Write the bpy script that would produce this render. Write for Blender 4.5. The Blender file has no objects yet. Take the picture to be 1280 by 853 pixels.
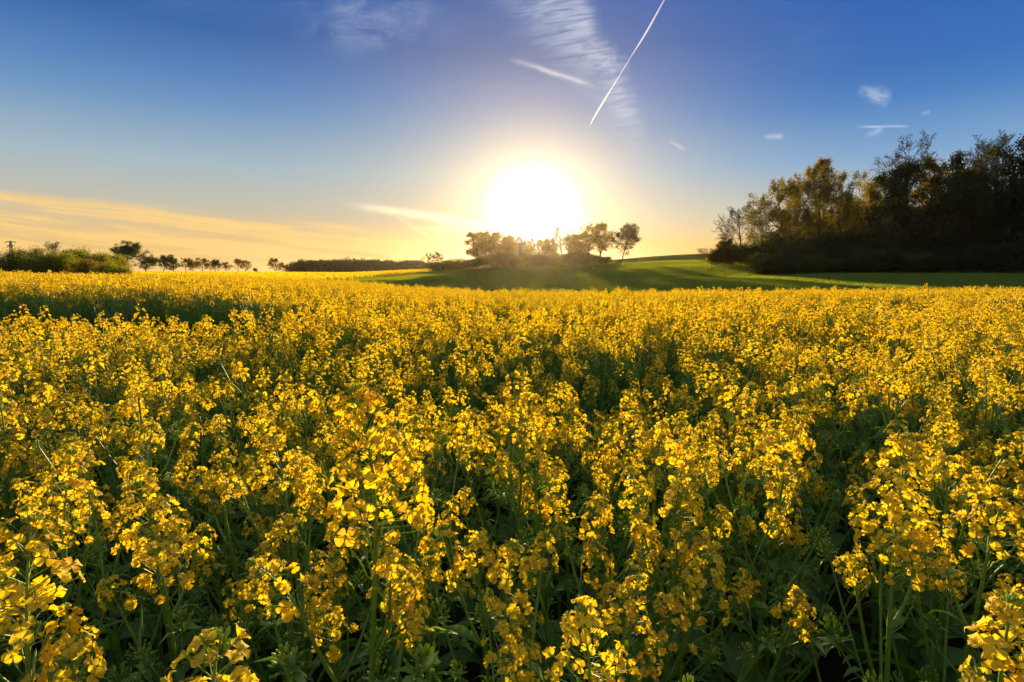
import bpy, math, random
import numpy as np

# ------------------------------------------------------------------ camera, world, sun, exposure
C = bpy.context.scene
COL = C.collection
R = math.radians
EYE = 1.70
PITCH = math.atan(83.5 / 711.0)
cam = bpy.data.cameras.new('camera'); cam.lens = 20.0; cam.sensor_width = 36.0
cam.clip_start = 0.02; cam.clip_end = 200000.0
camo = bpy.data.objects.new('camera', cam); COL.objects.link(camo)
camo.location = (0, 0, EYE); camo.rotation_euler = (math.pi / 2 - PITCH, 0, 0)
C.camera = camo

def ray(px, py):
    """direction of a picture point (photo pixels), scaled so that y = 1"""
    cx, cy = (px - 640) / 711.0, (426.5 - py) / 711.0
    f = np.array([0, math.cos(PITCH), -math.sin(PITCH)]); u = np.array([0, math.sin(PITCH), math.cos(PITCH)])
    d = f + np.array([1., 0, 0]) * cx + u * cy
    return d / d[1]
def at(px, py, Y): return np.array([0, 0, EYE]) + ray(px, py) * Y

SUNDIR = ray(667, 268); SUNDIR = SUNDIR / np.linalg.norm(SUNDIR)
SUN_EL = math.asin(SUNDIR[2]); SUN_AZ = math.atan2(SUNDIR[0], SUNDIR[1])
sl = bpy.data.lights.new('sun', 'SUN'); sl.energy = 5.0; sl.angle = R(0.53); sl.color = (1.0, 0.74, 0.42)
so = bpy.data.objects.new('sun', sl); COL.objects.link(so)
so.rotation_euler = (math.pi / 2 - SUN_EL, 0, math.pi - SUN_AZ)

C.view_settings.view_transform = 'Standard'; C.view_settings.look = 'None'
C.view_settings.gamma = 1.0; C.view_settings.exposure = 1.05
C.view_settings.use_curve_mapping = False
C.render.engine = 'CYCLES'
C.cycles.use_denoising = True
C.cycles.max_bounces = 7; C.cycles.diffuse_bounces = 4; C.cycles.transmission_bounces = 5
C.cycles.transparent_max_bounces = 8; C.cycles.sample_clamp_indirect = 6.0
C.cycles.use_adaptive_sampling = True; C.cycles.adaptive_threshold = 0.015

def lin(r, g, b, a=1.0):
    f = lambda c: (c / 255.0 / 12.92) if c / 255.0 <= 0.04045 else ((c / 255.0 + 0.055) / 1.055) ** 2.4
    return (f(r), f(g), f(b), a)

class NT:
    """small helper that writes node maths"""
    def __init__(s, tree): s.t = tree; s.n = tree.nodes; s.l = tree.links
    def put(s, sock, v):
        if hasattr(v, 'is_linked') or isinstance(v, bpy.types.NodeSocket): s.l.new(v, sock)
        else: sock.default_value = v
    def new(s, kind, **kw):
        n = s.n.new(kind)
        for k, v in kw.items(): setattr(n, k, v)
        return n
    def m(s, op, a, b=0.0, c=0.0, clamp=False):
        n = s.n.new('ShaderNodeMath'); n.operation = op; n.use_clamp = clamp
        s.put(n.inputs[0], a); s.put(n.inputs[1], b); s.put(n.inputs[2], c)
        return n.outputs[0]
    def mix(s, f, a, b, blend='MIX'):
        n = s.n.new('ShaderNodeMix'); n.data_type = 'RGBA'; n.blend_type = blend
        s.put(n.inputs[0], f); s.put(n.inputs[6], a); s.put(n.inputs[7], b)
        return n.outputs[2]
    def mr(s, v, a, b, c=0.0, d=1.0, smooth=True):
        n = s.n.new('ShaderNodeMapRange'); n.clamp = True
        n.interpolation_type = 'SMOOTHSTEP' if smooth else 'LINEAR'
        s.put(n.inputs[0], v); s.put(n.inputs[1], a); s.put(n.inputs[2], b); s.put(n.inputs[3], c); s.put(n.inputs[4], d)
        return n.outputs[0]
    def vec(s, x, y, z=0.0):
        n = s.n.new('ShaderNodeCombineXYZ'); s.put(n.inputs[0], x); s.put(n.inputs[1], y); s.put(n.inputs[2], z)
        return n.outputs[0]
    def noise(s, v, scale=1.0, detail=4.0, rough=0.55, dist=0.0):
        n = s.n.new('ShaderNodeTexNoise'); n.noise_dimensions = '3D'
        s.put(n.inputs['Vector'], v); n.inputs['Scale'].default_value = scale
        n.inputs['Detail'].default_value = detail; n.inputs['Roughness'].default_value = rough
        n.inputs['Distortion'].default_value = dist
        return n.outputs['Fac']
    def ramp(s, f, stops):
        n = s.n.new('ShaderNodeValToRGB'); e = n.color_ramp.elements
        while len(e) < len(stops): e.new(0.5)
        for i, (p, c) in enumerate(stops): e[i].position = p; e[i].color = c
        s.put(n.inputs[0], f); return n.outputs[0]

def build_world():
    w = bpy.data.worlds.new('World'); C.world = w; w.use_nodes = True
    t = w.node_tree; t.nodes.clear(); N = NT(t)
    tc = N.new('ShaderNodeTexCoord'); sp = N.new('ShaderNodeSeparateXYZ'); t.links.new(tc.outputs['Generated'], sp.inputs[0])
    X, Y, Z = sp.outputs
    el = N.m('DEGREES', N.m('ARCSINE', Z))
    Yp = N.m('MAXIMUM', Y, 0.05)
    U = N.m('DIVIDE', X, Yp); V = N.m('DIVIDE', Z, Yp)          # tangent coordinates of the western sky
    front = N.mr(Y, 0.05, 0.3)
    dp = N.new('ShaderNodeVectorMath', operation='DOT_PRODUCT'); t.links.new(tc.outputs['Generated'], dp.inputs[0]); dp.inputs[1].default_value = tuple(SUNDIR)
    ang = N.m('DEGREES', N.m('ARCCOSINE', N.m('MINIMUM', dp.outputs['Value'], 1.0)))
    # physical sky
    sky = N.new('ShaderNodeTexSky'); sky.sky_type = 'NISHITA'; sky.sun_disc = False
    sky.sun_elevation = SUN_EL; sky.sun_rotation = SUN_AZ; sky.air_density = 1.0; sky.dust_density = 1.5; sky.ozone_density = 1.5
    nish = N.mix(1.0, sky.outputs[0], (0.06, 0.06, 0.06, 1), 'MULTIPLY')
    # gradient of the evening sky; top stops, out of view, brightened as added fill
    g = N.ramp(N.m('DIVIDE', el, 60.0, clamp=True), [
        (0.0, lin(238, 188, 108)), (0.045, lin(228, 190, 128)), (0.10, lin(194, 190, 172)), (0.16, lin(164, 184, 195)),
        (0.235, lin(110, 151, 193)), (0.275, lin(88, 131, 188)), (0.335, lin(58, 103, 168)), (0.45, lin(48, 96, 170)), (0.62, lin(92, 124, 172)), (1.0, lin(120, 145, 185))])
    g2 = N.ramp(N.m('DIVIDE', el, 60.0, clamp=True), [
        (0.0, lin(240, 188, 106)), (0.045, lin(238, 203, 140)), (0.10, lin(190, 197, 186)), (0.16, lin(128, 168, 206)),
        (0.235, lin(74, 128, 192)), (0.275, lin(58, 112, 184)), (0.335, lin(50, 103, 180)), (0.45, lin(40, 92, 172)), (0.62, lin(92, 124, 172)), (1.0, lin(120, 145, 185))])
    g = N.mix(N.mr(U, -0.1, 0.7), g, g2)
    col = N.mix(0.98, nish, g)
    # wide warm aureole
    wide = N.m('MULTIPLY', N.m('EXPONENT', N.m('MULTIPLY', ang, -1 / 7.6)), 0.68)
    wide = N.m('MULTIPLY', wide, N.mr(ang, 34.0, 13.0, 0.25, 1.0))
    col = N.mix(wide, col, (1.22, 0.85, 0.42, 1))
    # cirrus sheet low in the left of the sky
    def line(p, q):
        a, b = ray(*p), ray(*q); s_ = (b[2] - a[2]) / (b[0] - a[0]); return s_, a[2] - s_ * a[0]
    s1, c1 = line((0, 231), (610, 292))
    top = N.m('MULTIPLY_ADD', U, s1, c1)
    wob = N.noise(N.vec(N.m('MULTIPLY', U, 5.0), N.m('MULTIPLY', V, 9.0)), 1.0, 3)
    top2 = N.m('ADD', top, N.m('MULTIPLY_ADD', wob, 0.03, -0.015))
    below = N.m('SUBTRACT', top2, V)
    sk = N.m('MULTIPLY_ADD', U, -s1 * 1.15, V)                   # along the slope of the sheet
    st1 = N.noise(N.vec(N.m('MULTIPLY', U, 3.2), N.m('MULTIPLY', sk, 46.0), 3.1), 1.0, 5, 0.6, 0.5)
    st2 = N.noise(N.vec(N.m('MULTIPLY', U, 7.0), N.m('MULTIPLY', sk, 120.0), 8.1), 1.0, 3, 0.6, 0.3)
    sheet = N.m('MULTIPLY', N.mr(below, 0.0, 0.028), N.mr(U, 0.03, -0.12))
    stre = N.m('MULTIPLY_ADD', st2, 0.35, N.m('MULTIPLY', st1, 0.9))
    sf = N.m('MULTIPLY', sheet, N.mr(stre, 0.50, 0.70, 0.22, 1.0), clamp=True)
    lowc = N.mix(N.m('EXPONENT', N.m('MULTIPLY', ang, -1 / 16.0)), lin(250, 206, 126), (1.25, 0.86, 0.36, 1))
    col = N.mix(N.m('MULTIPLY', N.m('MULTIPLY', sf, front), 0.88), col, lowc)
    # low band right of the sun
    rb = N.m('MULTIPLY', N.mr(V, ray(850, 292)[2], ray(850, 302)[2]), N.mr(U, 0.10, 0.2))
    col = N.mix(N.m('MULTIPLY', N.m('MULTIPLY', rb, front), 0.5), col, lin(250, 200, 118))
    # streaks: seg((x1,y1),(x2,y2)) soft cirrus streaks and old trails
    def seg(col, p, q, wid, strength, color=(0.85, 0.86, 0.9, 1), rag=0.5):
        a, b = ray(*p), ray(*q); dx, dz = b[0] - a[0], b[2] - a[2]; L = math.hypot(dx, dz); dx /= L; dz /= L
        uu = N.m('SUBTRACT', U, float(a[0])); vv = N.m('SUBTRACT', V, float(a[2]))
        al = N.m('MULTIPLY_ADD', uu, float(dx), N.m('MULTIPLY', vv, float(dz)))
        ac = N.m('MULTIPLY_ADD', uu, float(-dz), N.m('MULTIPLY', vv, float(dx)))
        nz = N.noise(N.vec(N.m('MULTIPLY', al, 30), N.m('MULTIPLY', ac, 60), p[0] * 0.37), 1.0, 4, 0.6)
        acn = N.m('MULTIPLY_ADD', N.m('SUBTRACT', nz, 0.5), wid / 711 * rag * 3, ac)
        tt = N.m('DIVIDE', al, L)
        prof = N.m('MULTIPLY', N.mr(tt, -0.02, 0.35), N.mr(tt, 1.02, 0.75))
        wv = N.m('DIVIDE', acn, wid / 711)
        gs = N.m('EXPONENT', N.m('MULTIPLY', N.m('MULTIPLY', wv, wv), -1.0))
        f = N.m('MULTIPLY', N.m('MULTIPLY', gs, prof), N.mr(nz, 0.25, 0.6, 0.35, 1.0))
        return N.mix(N.m('MULTIPLY', N.m('MULTIPLY', f, front), strength), col, color)
    warm = (0.86, 0.78, 0.62, 1); pale = (0.62, 0.68, 0.80, 1)
    col = seg(col, (632, 72), (750, 110), 3.0, 0.75, (0.75, 0.72, 0.70, 1))
    col = seg(col, (488, 266), (556, 308), 2.0, 0.55, (1.1, 0.8, 0.4, 1))
    col = seg(col, (425, 254), (700, 296), 4.5, 0.95, (1.35, 1.08, 0.66, 1), .3)
    col = seg(col, (505, 285), (700, 292), 3.0, 0.7, (1.35, 1.05, 0.6, 1), .3)
    col = seg(col, (1066, 159), (1140, 158), 1.3, 0.7, pale, 0.2)
    col = seg(col, (1080, 172), (1106, 160), 3.0, 0.4, pale)
    col = seg(col, (1070, 112), (1116, 124), 7.0, 0.5, pale, 1.2)
    col = seg(col, (952, 172), (982, 170), 3.0, 0.55, pale, 0.8)
    col = seg(col, (835, 175), (858, 188), 1.8, 0.4, warm)
    col = seg(col, (1150, 142), (1164, 140), 2.0, 0.3, pale)
    # cirrus fan above the sun
    def poly(p, q, soft, side):                                  # half plane through p and q
        a, b = ray(*p), ray(*q); nx, nz_ = -(b[2] - a[2]), (b[0] - a[0]); L = math.hypot(nx, nz_) * side
        d = N.m('MULTIPLY_ADD', U, float(nx / L), N.m('MULTIPLY_ADD', V, float(nz_ / L), float(-(nx * a[0] + nz_ * a[2]) / L)))
        return d
    wn = N.noise(N.vec(N.m('MULTIPLY', U, 9), N.m('MULTIPLY', V, 9), 1.7), 1.0, 4)
    wo = N.m('MULTIPLY_ADD', wn, 0.09, -0.045)
    dr = N.m('ADD', poly((742, 0), (782, 110), 0, -1), wo)        # right edge
    dl = N.m('ADD', poly((650, 0), (758, 116), 0, 1), wo)       # left edge
    fs = N.noise(N.vec(N.m('MULTIPLY', N.m('ADD', U, N.m('MULTIPLY', V, 0.35)), 11), N.m('MULTIPLY', N.m('ADD', V, N.m('MULTIPLY', U, -0.15)), 80), 5.5), 1.0, 6, 0.62, 0.9)
    fan = N.m('MULTIPLY', N.mr(dr, -0.012, 0.03), N.mr(dl, -0.06, 0.06))
    fan = N.m('MULTIPLY', fan, N.mr(fs, 0.34, 0.66, 0.22, 1.0))
    col = N.mix(N.m('MULTIPLY', N.m('MULTIPLY', fan, front), 0.75), col, (0.66, 0.70, 0.76, 1))
    # pale veil upper left of the sun and on the right
    v1 = N.m('SUBTRACT', U, float(ray(465, 20)[0])); v2 = N.m('SUBTRACT', V, float(ray(465, 20)[2]))
    vr = N.m('SQRT', N.m('ADD', N.m('MULTIPLY', N.m('MULTIPLY', v1, v1), 55), N.m('MULTIPLY', N.m('MULTIPLY', v2, v2), 190)))
    vn = N.noise(N.vec(N.m('MULTIPLY', U, 12), N.m('MULTIPLY', V, 22), 2.2), 1.0, 5, 0.6, 0.6)
    vf = N.m('MULTIPLY', N.mr(vr, 1.3, 0.1), N.mr(vn, 0.34, 0.7))
    col = N.mix(N.m('MULTIPLY', N.m('MULTIPLY', vf, front), 0.33), col, (0.55, 0.60, 0.74, 1))
    v3 = N.noise(N.vec(N.m('MULTIPLY', U, 3.5), N.m('MULTIPLY', V, 17), 9.2), 1.0, 5, 0.6, 0.6)
    col = N.mix(N.m('MULTIPLY', N.mr(v3, 0.5, 0.85), 0.07), col, (0.5, 0.58, 0.75, 1))
    # the blinding sky round the sun
    glow = N.m('MULTIPLY', N.m('EXPONENT', N.m('MULTIPLY', N.m('MULTIPLY', ang, ang), -1 / (2.5 ** 2))), 7.0)
    glow2 = N.m('MULTIPLY', N.m('EXPONENT', N.m('MULTIPLY', ang, -1 / 3.6)), 1.15)
    gc = N.mix(1.0, N.vec(glow, glow, glow), (1.0, 0.93, 0.80, 1), 'MULTIPLY')
    gc2 = N.mix(1.0, N.vec(glow2, glow2, glow2), (1.0, 0.78, 0.50, 1), 'MULTIPLY')
    col = N.mix(1.0, N.mix(1.0, col, gc, 'ADD'), gc2, 'ADD')
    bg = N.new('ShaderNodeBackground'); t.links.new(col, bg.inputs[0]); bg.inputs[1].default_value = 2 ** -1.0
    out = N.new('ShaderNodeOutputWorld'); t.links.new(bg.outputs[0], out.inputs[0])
    w.cycles.sampling_method = 'MANUAL'; w.cycles.sample_map_resolution = 2048
build_world()

# ------------------------------------------------------------------ helpers
rs = np.random.RandomState
def norm(v): return v / np.maximum(np.linalg.norm(v, axis=-1, keepdims=True), 1e-9)

class MB:
    """collects quads and builds them as ONE mesh"""
    def __init__(s): s.v = []; s.f = []; s.m = []; s.t = []; s.n = 0
    def add(s, v, f, mat=0, tone=0.5):
        v = np.asarray(v, float).reshape(-1, 3); f = np.asarray(f, int).reshape(-1, 4)
        s.v.append(v); s.f.append(f + s.n); s.m.append(np.full(len(f), mat)); s.n += len(v)
        s.t.append(np.broadcast_to(np.asarray(tone, float), (len(v),)).copy())
    def addmb(s, o, M=None, loc=(0, 0, 0), matmap=None):
        v, f, m, t = o.arrays()
        if M is not None: v = v @ np.asarray(M).T
        s.v.append(v + np.asarray(loc)); s.f.append(f + s.n); s.m.append(m if matmap is None else np.asarray(matmap)[m]); s.t.append(t); s.n += len(v)
    def arrays(s): return np.concatenate(s.v), np.concatenate(s.f), np.concatenate(s.m), np.concatenate(s.t)
    def mesh(s, name, mats, smooth=True):
        v, f, m, t = s.arrays()
        me = bpy.data.meshes.new(name)
        me.vertices.add(len(v)); me.vertices.foreach_set('co', v.astype(np.float32).ravel())
        me.loops.add(len(f) * 4); me.loops.foreach_set('vertex_index', f.astype(np.int32).ravel())
        me.polygons.add(len(f)); me.polygons.foreach_set('loop_start', np.arange(0, len(f) * 4, 4, dtype=np.int32))
        me.polygons.foreach_set('material_index', m.astype(np.int32))
        me.polygons.foreach_set('use_smooth', np.full(len(f), smooth))
        a = me.attributes.new('tone', 'FLOAT', 'POINT'); a.data.foreach_set('value', t.astype(np.float32))
        for q in mats: me.materials.append(q)
        me.update(calc_edges=True)
        return me

def basis(d):
    """two unit vectors perpendicular to each row of d"""
    up = np.where(np.abs(d[:, 2:3]) > 0.9, np.array([[1., 0, 0]]), np.array([[0, 0, 1.]]))
    a = norm(np.cross(d, up)); b = np.cross(d, a); return a, b

def lofts(mb, P0, P1, prof, rsc, sides=4, mat=0, tone=0.5):
    """N straight lathed shapes from P0 to P1; prof = [(t, r)]"""
    P0 = np.asarray(P0, float).reshape(-1, 3); P1 = np.asarray(P1, float).reshape(-1, 3); n = len(P0)
    if n == 0: return
    d = norm(P1 - P0); a, b = basis(d); rsc = np.broadcast_to(np.asarray(rsc, float), (n,))
    K, S = len(prof), sides
    th = np.arange(S) * 2 * math.pi / S
    ring = a[:, None, :] * np.cos(th)[None, :, None] + b[:, None, :] * np.sin(th)[None, :, None]
    V = np.zeros((n, K, S, 3))
    for k, (tt, r) in enumerate(prof):
        r_ = r if np.ndim(r) else np.full(n, r)
        V[:, k] = (P0 + (P1 - P0) * tt)[:, None, :] + ring * (rsc * r_)[:, None, None]
    F = []
    for k in range(K - 1):
        for j in range(S):
            F.append([k * S + j, k * S + (j + 1) % S, (k + 1) * S + (j + 1) % S, (k + 1) * S + j])
    F = np.array(F)[None] + (np.arange(n) * K * S)[:, None, None]
    tone = np.asarray(tone, float)
    if tone.ndim: tone = np.repeat(tone, K * S)
    mb.add(V, F, mat, tone)

def tube(mb, pts, rad, sides=5, mat=0, tone=0.5):
    pts = np.asarray(pts, float); k = len(pts)
    d = norm(np.gradient(pts, axis=0)); a = norm(np.cross(d, np.tile([[0.31, 0.95, 0.05]], (k, 1)))); b = np.cross(d, a)
    th = np.arange(sides) * 2 * math.pi / sides
    V = pts[:, None] + (a[:, None] * np.cos(th)[None, :, None] + b[:, None] * np.sin(th)[None, :, None]) * np.asarray(rad)[:, None, None]
    F = [[i * sides + j, i * sides + (j + 1) % sides, (i + 1) * sides + (j + 1) % sides, (i + 1) * sides + j] for i in range(k - 1) for j in range(sides)]
    mb.add(V, F, mat, tone)

def link(name, data, parent=None, label=None, cat=None, group=None, kind=None):
    o = bpy.data.objects.new(name, data); COL.objects.link(o)
    if parent is not None: o.parent = parent
    return tag(o, label, cat, group, kind)
def tag(o, label=None, cat=None, group=None, kind=None):
    if label: o['label'] = label
    if cat: o['category'] = cat
    if group: o['group'] = group
    if kind: o['kind'] = kind
    return o

# ------------------------------------------------------------------ materials
def leafy_mat(name, c0, c1, trans=0.5, tcol=None, gloss=0.06, rough=0.5, objvar=0.25, noise=0.0):
    """two sided plant tissue: diffuse + light shining through + faint gloss"""
    m = bpy.data.materials.new(name); m.use_nodes = True; t = m.node_tree; t.nodes.clear(); N = NT(t)
    at_ = N.new('ShaderNodeAttribute'); at_.attribute_name = 'tone'
    oi = N.new('ShaderNodeObjectInfo')
    f = N.m('ADD', at_.outputs['Fac'], N.m('MULTIPLY_ADD', oi.outputs['Random'], objvar, -objvar / 2), clamp=True)
    if noise:
        g = N.new('ShaderNodeNewGeometry')
        nz = N.noise(g.outputs['Position'], noise, 3)
        f = N.m('ADD', f, N.m('MULTIPLY_ADD', nz, 0.9, -0.45), clamp=True)
    c = N.mix(f, c0, c1)
    tc = N.mix(1.0, c, tcol or (1, 1, 1, 1), 'MULTIPLY')
    di = N.new('ShaderNodeBsdfDiffuse'); t.links.new(c, di.inputs[0])
    tr = N.new('ShaderNodeBsdfTranslucent'); t.links.new(tc, tr.inputs[0])
    gl = N.new('ShaderNodeBsdfGlossy'); gl.inputs['Roughness'].default_value = rough; gl.inputs[0].default_value = (1, 1, 1, 1)
    mx = N.new('ShaderNodeMixShader'); mx.inputs[0].default_value = trans
    t.links.new(di.outputs[0], mx.inputs[1]); t.links.new(tr.outputs[0], mx.inputs[2])
    m2 = N.new('ShaderNodeMixShader'); m2.inputs[0].default_value = gloss
    t.links.new(mx.outputs[0], m2.inputs[1]); t.links.new(gl.outputs[0], m2.inputs[2])
    o = N.new('ShaderNodeOutputMaterial'); t.links.new(m2.outputs[0], o.inputs[0])
    return m

def plain_mat(name, c0, c1, scale=6.0, rough=0.85, bump=0.3, coords='Object', stretch=(1, 1, 1)):
    m = bpy.data.materials.new(name); m.use_nodes = True; t = m.node_tree; t.nodes.clear(); N = NT(t)
    if coords == 'Object':
        tc = N.new('ShaderNodeTexCoord').outputs['Object']
    else: tc = N.new('ShaderNodeNewGeometry').outputs['Position']
    mp = N.new('ShaderNodeMapping'); t.links.new(tc, mp.inputs[0]); mp.inputs['Scale'].default_value = stretch
    nz = N.noise(mp.outputs[0], scale, 6, 0.65); n2 = N.noise(mp.outputs[0], scale * 0.13, 3)
    f = N.m('MULTIPLY_ADD', n2, 0.7, N.m('MULTIPLY_ADD', nz, 1.3, -0.5), clamp=True)
    c = N.mix(f, c0, c1)
    b = N.new('ShaderNodeBsdfPrincipled'); t.links.new(c, b.inputs['Base Color']); b.inputs['Roughness'].default_value = rough
    b.inputs['Specular IOR Level'].default_value = 0.0 if coords == 'World' else 0.2
    bp = N.new('ShaderNodeBump'); bp.inputs['Strength'].default_value = bump; t.links.new(nz, bp.inputs['Height']); t.links.new(bp.outputs[0], b.inputs['Normal'])
    o = N.new('ShaderNodeOutputMaterial'); t.links.new(b.outputs[0], o.inputs[0])
    return m

M_PETAL = leafy_mat('rape_petal', (0.96, 0.555, 0.004, 1), (0.97, 0.765, 0.018, 1), 0.56, (1.0, 1.0, 0.7, 1), 0.02, 0.6, 0.3)
M_STEM = leafy_mat('rape_stem', (0.16, 0.30, 0.02, 1), (0.26, 0.40, 0.03, 1), 0.25, None, 0.06, 0.45)
M_BUD = leafy_mat('rape_bud', (0.24, 0.42, 0.02, 1), (0.52, 0.56, 0.03, 1), 0.35, None, 0.04, 0.5)
M_LEAF = leafy_mat('rape_leaf', (0.09, 0.19, 0.012, 1), (0.18, 0.31, 0.02, 1), 0.5, (1.4, 1.5, 0.5, 1), 0.03, 0.5)
RAPE = [M_PETAL, M_STEM, M_BUD, M_LEAF]
M_BARK = plain_mat('bark', (0.05, 0.04, 0.03, 1), (0.14, 0.11, 0.08, 1), 9.0, 0.9, 0.6, stretch=(1, 1, 0.25))
M_SPRING = leafy_mat('spring_leaf', (0.16, 0.13, 0.012, 1), (0.28, 0.23, 0.02, 1), 0.6, (1.5, 1.3, 0.4, 1), 0.02, 0.6, 0.5)
M_BROWNLEAF = leafy_mat('coppery_leaf', (0.13, 0.115, 0.010, 1), (0.22, 0.21, 0.02, 1), 0.6, (1.4, 1.2, 0.4, 1), 0.02, 0.6, 0.5)
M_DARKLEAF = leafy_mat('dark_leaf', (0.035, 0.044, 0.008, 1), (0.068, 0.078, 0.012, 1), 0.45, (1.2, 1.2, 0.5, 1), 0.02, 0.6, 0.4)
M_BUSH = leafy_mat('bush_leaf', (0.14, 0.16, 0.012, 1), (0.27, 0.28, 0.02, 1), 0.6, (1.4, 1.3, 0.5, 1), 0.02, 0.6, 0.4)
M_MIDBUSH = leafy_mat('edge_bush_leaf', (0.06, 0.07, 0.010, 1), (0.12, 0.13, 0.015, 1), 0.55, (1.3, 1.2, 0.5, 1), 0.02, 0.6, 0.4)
M_GRASS = leafy_mat('meadow_grass', (0.17, 0.21, 0.010, 1), (0.30, 0.33, 0.018, 1), 0.6, (1.3, 1.3, 0.5, 1), 0.03, 0.5, 0.3, 0.05)
M_SOIL = plain_mat('soil', (0.03, 0.023, 0.013, 1), (0.06, 0.047, 0.025, 1), 5.0, 0.95, 0.8, 'World')
M_TURF = plain_mat('meadow_turf', (0.11, 0.16, 0.012, 1), (0.20, 0.24, 0.02, 1), 0.6, 0.95, 0.6, 'World', (0.35, 1, 1))
M_HILL = plain_mat('hill_field', (0.075, 0.085, 0.012, 1), (0.15, 0.14, 0.02, 1), 0.5, 0.95, 1.0, 'World', (2.2, .12, 1))
M_FARCROP = plain_mat('far_crop', (0.42, 0.26, 0.02, 1), (0.62, 0.42, 0.03, 1), 0.8, 0.95, 1.0, 'World', (0.4, 1, 1))

# ------------------------------------------------------------------ terrain
UK = np.array([-0.95, -0.60, -0.30, -0.13, 0.0, 0.35, 0.60, 0.95])
YK = np.array([-50, 0, 5.8, 8.0, 15, 20, 30, 45, 60, 90, 130, 180, 300, 600, 3000])
ZT = np.array([
    [0, 0, 0, .36, .44, .44, .44, .50, .60, .90, 1.20, 1.5, 1.6, 1.6, 1.6],
    [0, 0, 0, .27, .33, .30, .30, .34, .55, .95, 1.30, 1.5, 1.7, 1.7, 1.6],
    [0, 0, 0, .02, .05, .06, .02, .15, .45, .85, 1.15, 1.4, 1.65, 1.7, 1.6],
    [0, 0, 0, .0, -.02, -.10, -.28, -.22, .0, .50, 1.4, 2.6, 3.0, 2.4, 1.6],
    [0, 0, 0, .0, -.04, -.28, -.70, -.70, -.36, .30, 1.5, 3.9, 6.4, 6.0, 2],
    [0, 0, 0, .0, -.02, -.22, -.56, -.38, .25, .95, 3.6, 6.0, 12.2, 10, 2],
    [0, 0, 0, .0, -.02, -.18, -.44, -.22, .35, 1.6, 3.4, 6.0, 12.0, 12, 2],
    [0, 0, 0, .0, .0, -.16, -.40, -.22, .4, 1.65, 3.4, 6.0, 12.0, 12, 2]], float)
def ground_z(x, y):
    x = np.asarray(x, float); y = np.asarray(y, float)
    u = np.clip(x / np.maximum(y, 8.0), UK[0], UK[-1])
    iu = np.clip(np.searchsorted(UK, u, 'right') - 1, 0, len(UK) - 2); fu = (u - UK[iu]) / (UK[iu + 1] - UK[iu]); fu = fu * fu * (3 - 2 * fu)
    yy = np.clip(y, YK[0], YK[-1]); iy = np.clip(np.searchsorted(YK, yy, 'right') - 1, 0, len(YK) - 2); fy = (yy - YK[iy]) / (YK[iy + 1] - YK[iy]); fy = fy * fy * (3 - 2 * fy) * .5 + fy * .5
    z = (ZT[iu, iy] * (1 - fy) + ZT[iu, iy + 1] * fy) * (1 - fu) + (ZT[iu + 1, iy] * (1 - fy) + ZT[iu + 1, iy + 1] * fy) * fu
    far = np.clip((y - 120) / 100, 0, 1)
    return z + far * 0.25 * np.sin(x * 0.021 + 1.3) * np.cos(y * 0.013)

def sheet(name, us, ys, mat, lift, keep=None, label=None, cat=None):
    U_, Y_ = np.meshgrid(us, ys); X_ = np.clip(U_ * np.maximum(Y_, 8.0), -2500 + U_, 2500 + U_)
    Z_ = ground_z(X_, Y_) + lift
    if name == 'ground': Z_ = Z_ - .7 * np.clip((Y_ - 50) / 40, 0, 1) * (Y_ < 700)
    n, m_ = U_.shape
    idx = np.arange(n * m_).reshape(n, m_)
    F = np.stack([idx[:-1, :-1], idx[:-1, 1:], idx[1:, 1:], idx[1:, :-1]], -1).reshape(-1, 4)
    if keep is not None:
        c = (X_.ravel()[F].mean(1), Y_.ravel()[F].mean(1)); F = F[keep(*c)]
    mb = MB(); mb.add(np.stack([X_, Y_, Z_], -1), F)
    return link(name, mb.mesh(name, [mat]), kind='structure')

ysA = np.concatenate([np.arange(-40, 30, 1.0), np.arange(30, 130, 2.0), np.arange(130, 340, 5.0), [360, 400, 460, 600, 800, 1200, 1800, 2500]])
usA = np.concatenate([[-60, -20, -8, -4, -2.5, -1.8, -1.4], np.arange(-1.15, 1.16, 0.05), [1.4, 1.8, 2.5, 4, 8, 20, 60]])
sheet('ground', usA, ysA, M_SOIL, 0.0)
def meadow_edge(y): return -0.30 + 0.16 * np.clip((y - 70) / 90.0, 0, 1)
def crop_end(u): return np.interp(u, [-1, -0.35, -0.2, 0.3, 0.6, 1], [46, 40, 30, 30, 31, 33])
usM = np.concatenate([np.arange(-0.4, 1.3, 0.01), [1.4, 1.6, 2.0, 3.0]])
ysM = np.concatenate([np.arange(31, 130, 2.0), np.arange(130, 345, 4.0), [360, 400, 500, 700, 1000]])
sheet('meadow', usM, ysM, M_TURF, 0.03, lambda x, y: (x / y > meadow_edge(y)) & (y > crop_end(np.clip(x / y, -1, 1))) & (y < 190))
sheet('hill_field', usM, ysM, M_HILL, 0.03, lambda x, y: (x / y > meadow_edge(y)) & (y >= 190))
usF = np.concatenate([[-3, -2, -1.5, -1.2], np.arange(-1.1, 0.0, 0.01)])
sheet('far_rapeseed_field', usF, ysM, M_FARCROP, 0.03, lambda x, y: (x / y <= meadow_edge(y)) & (y > 44) & (y < 420))
sheet('hill_rapeseed_strip', np.arange(0.335, 0.42, 0.01), np.arange(168, 181, 2.0), M_FARCROP, 0.06)

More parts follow.
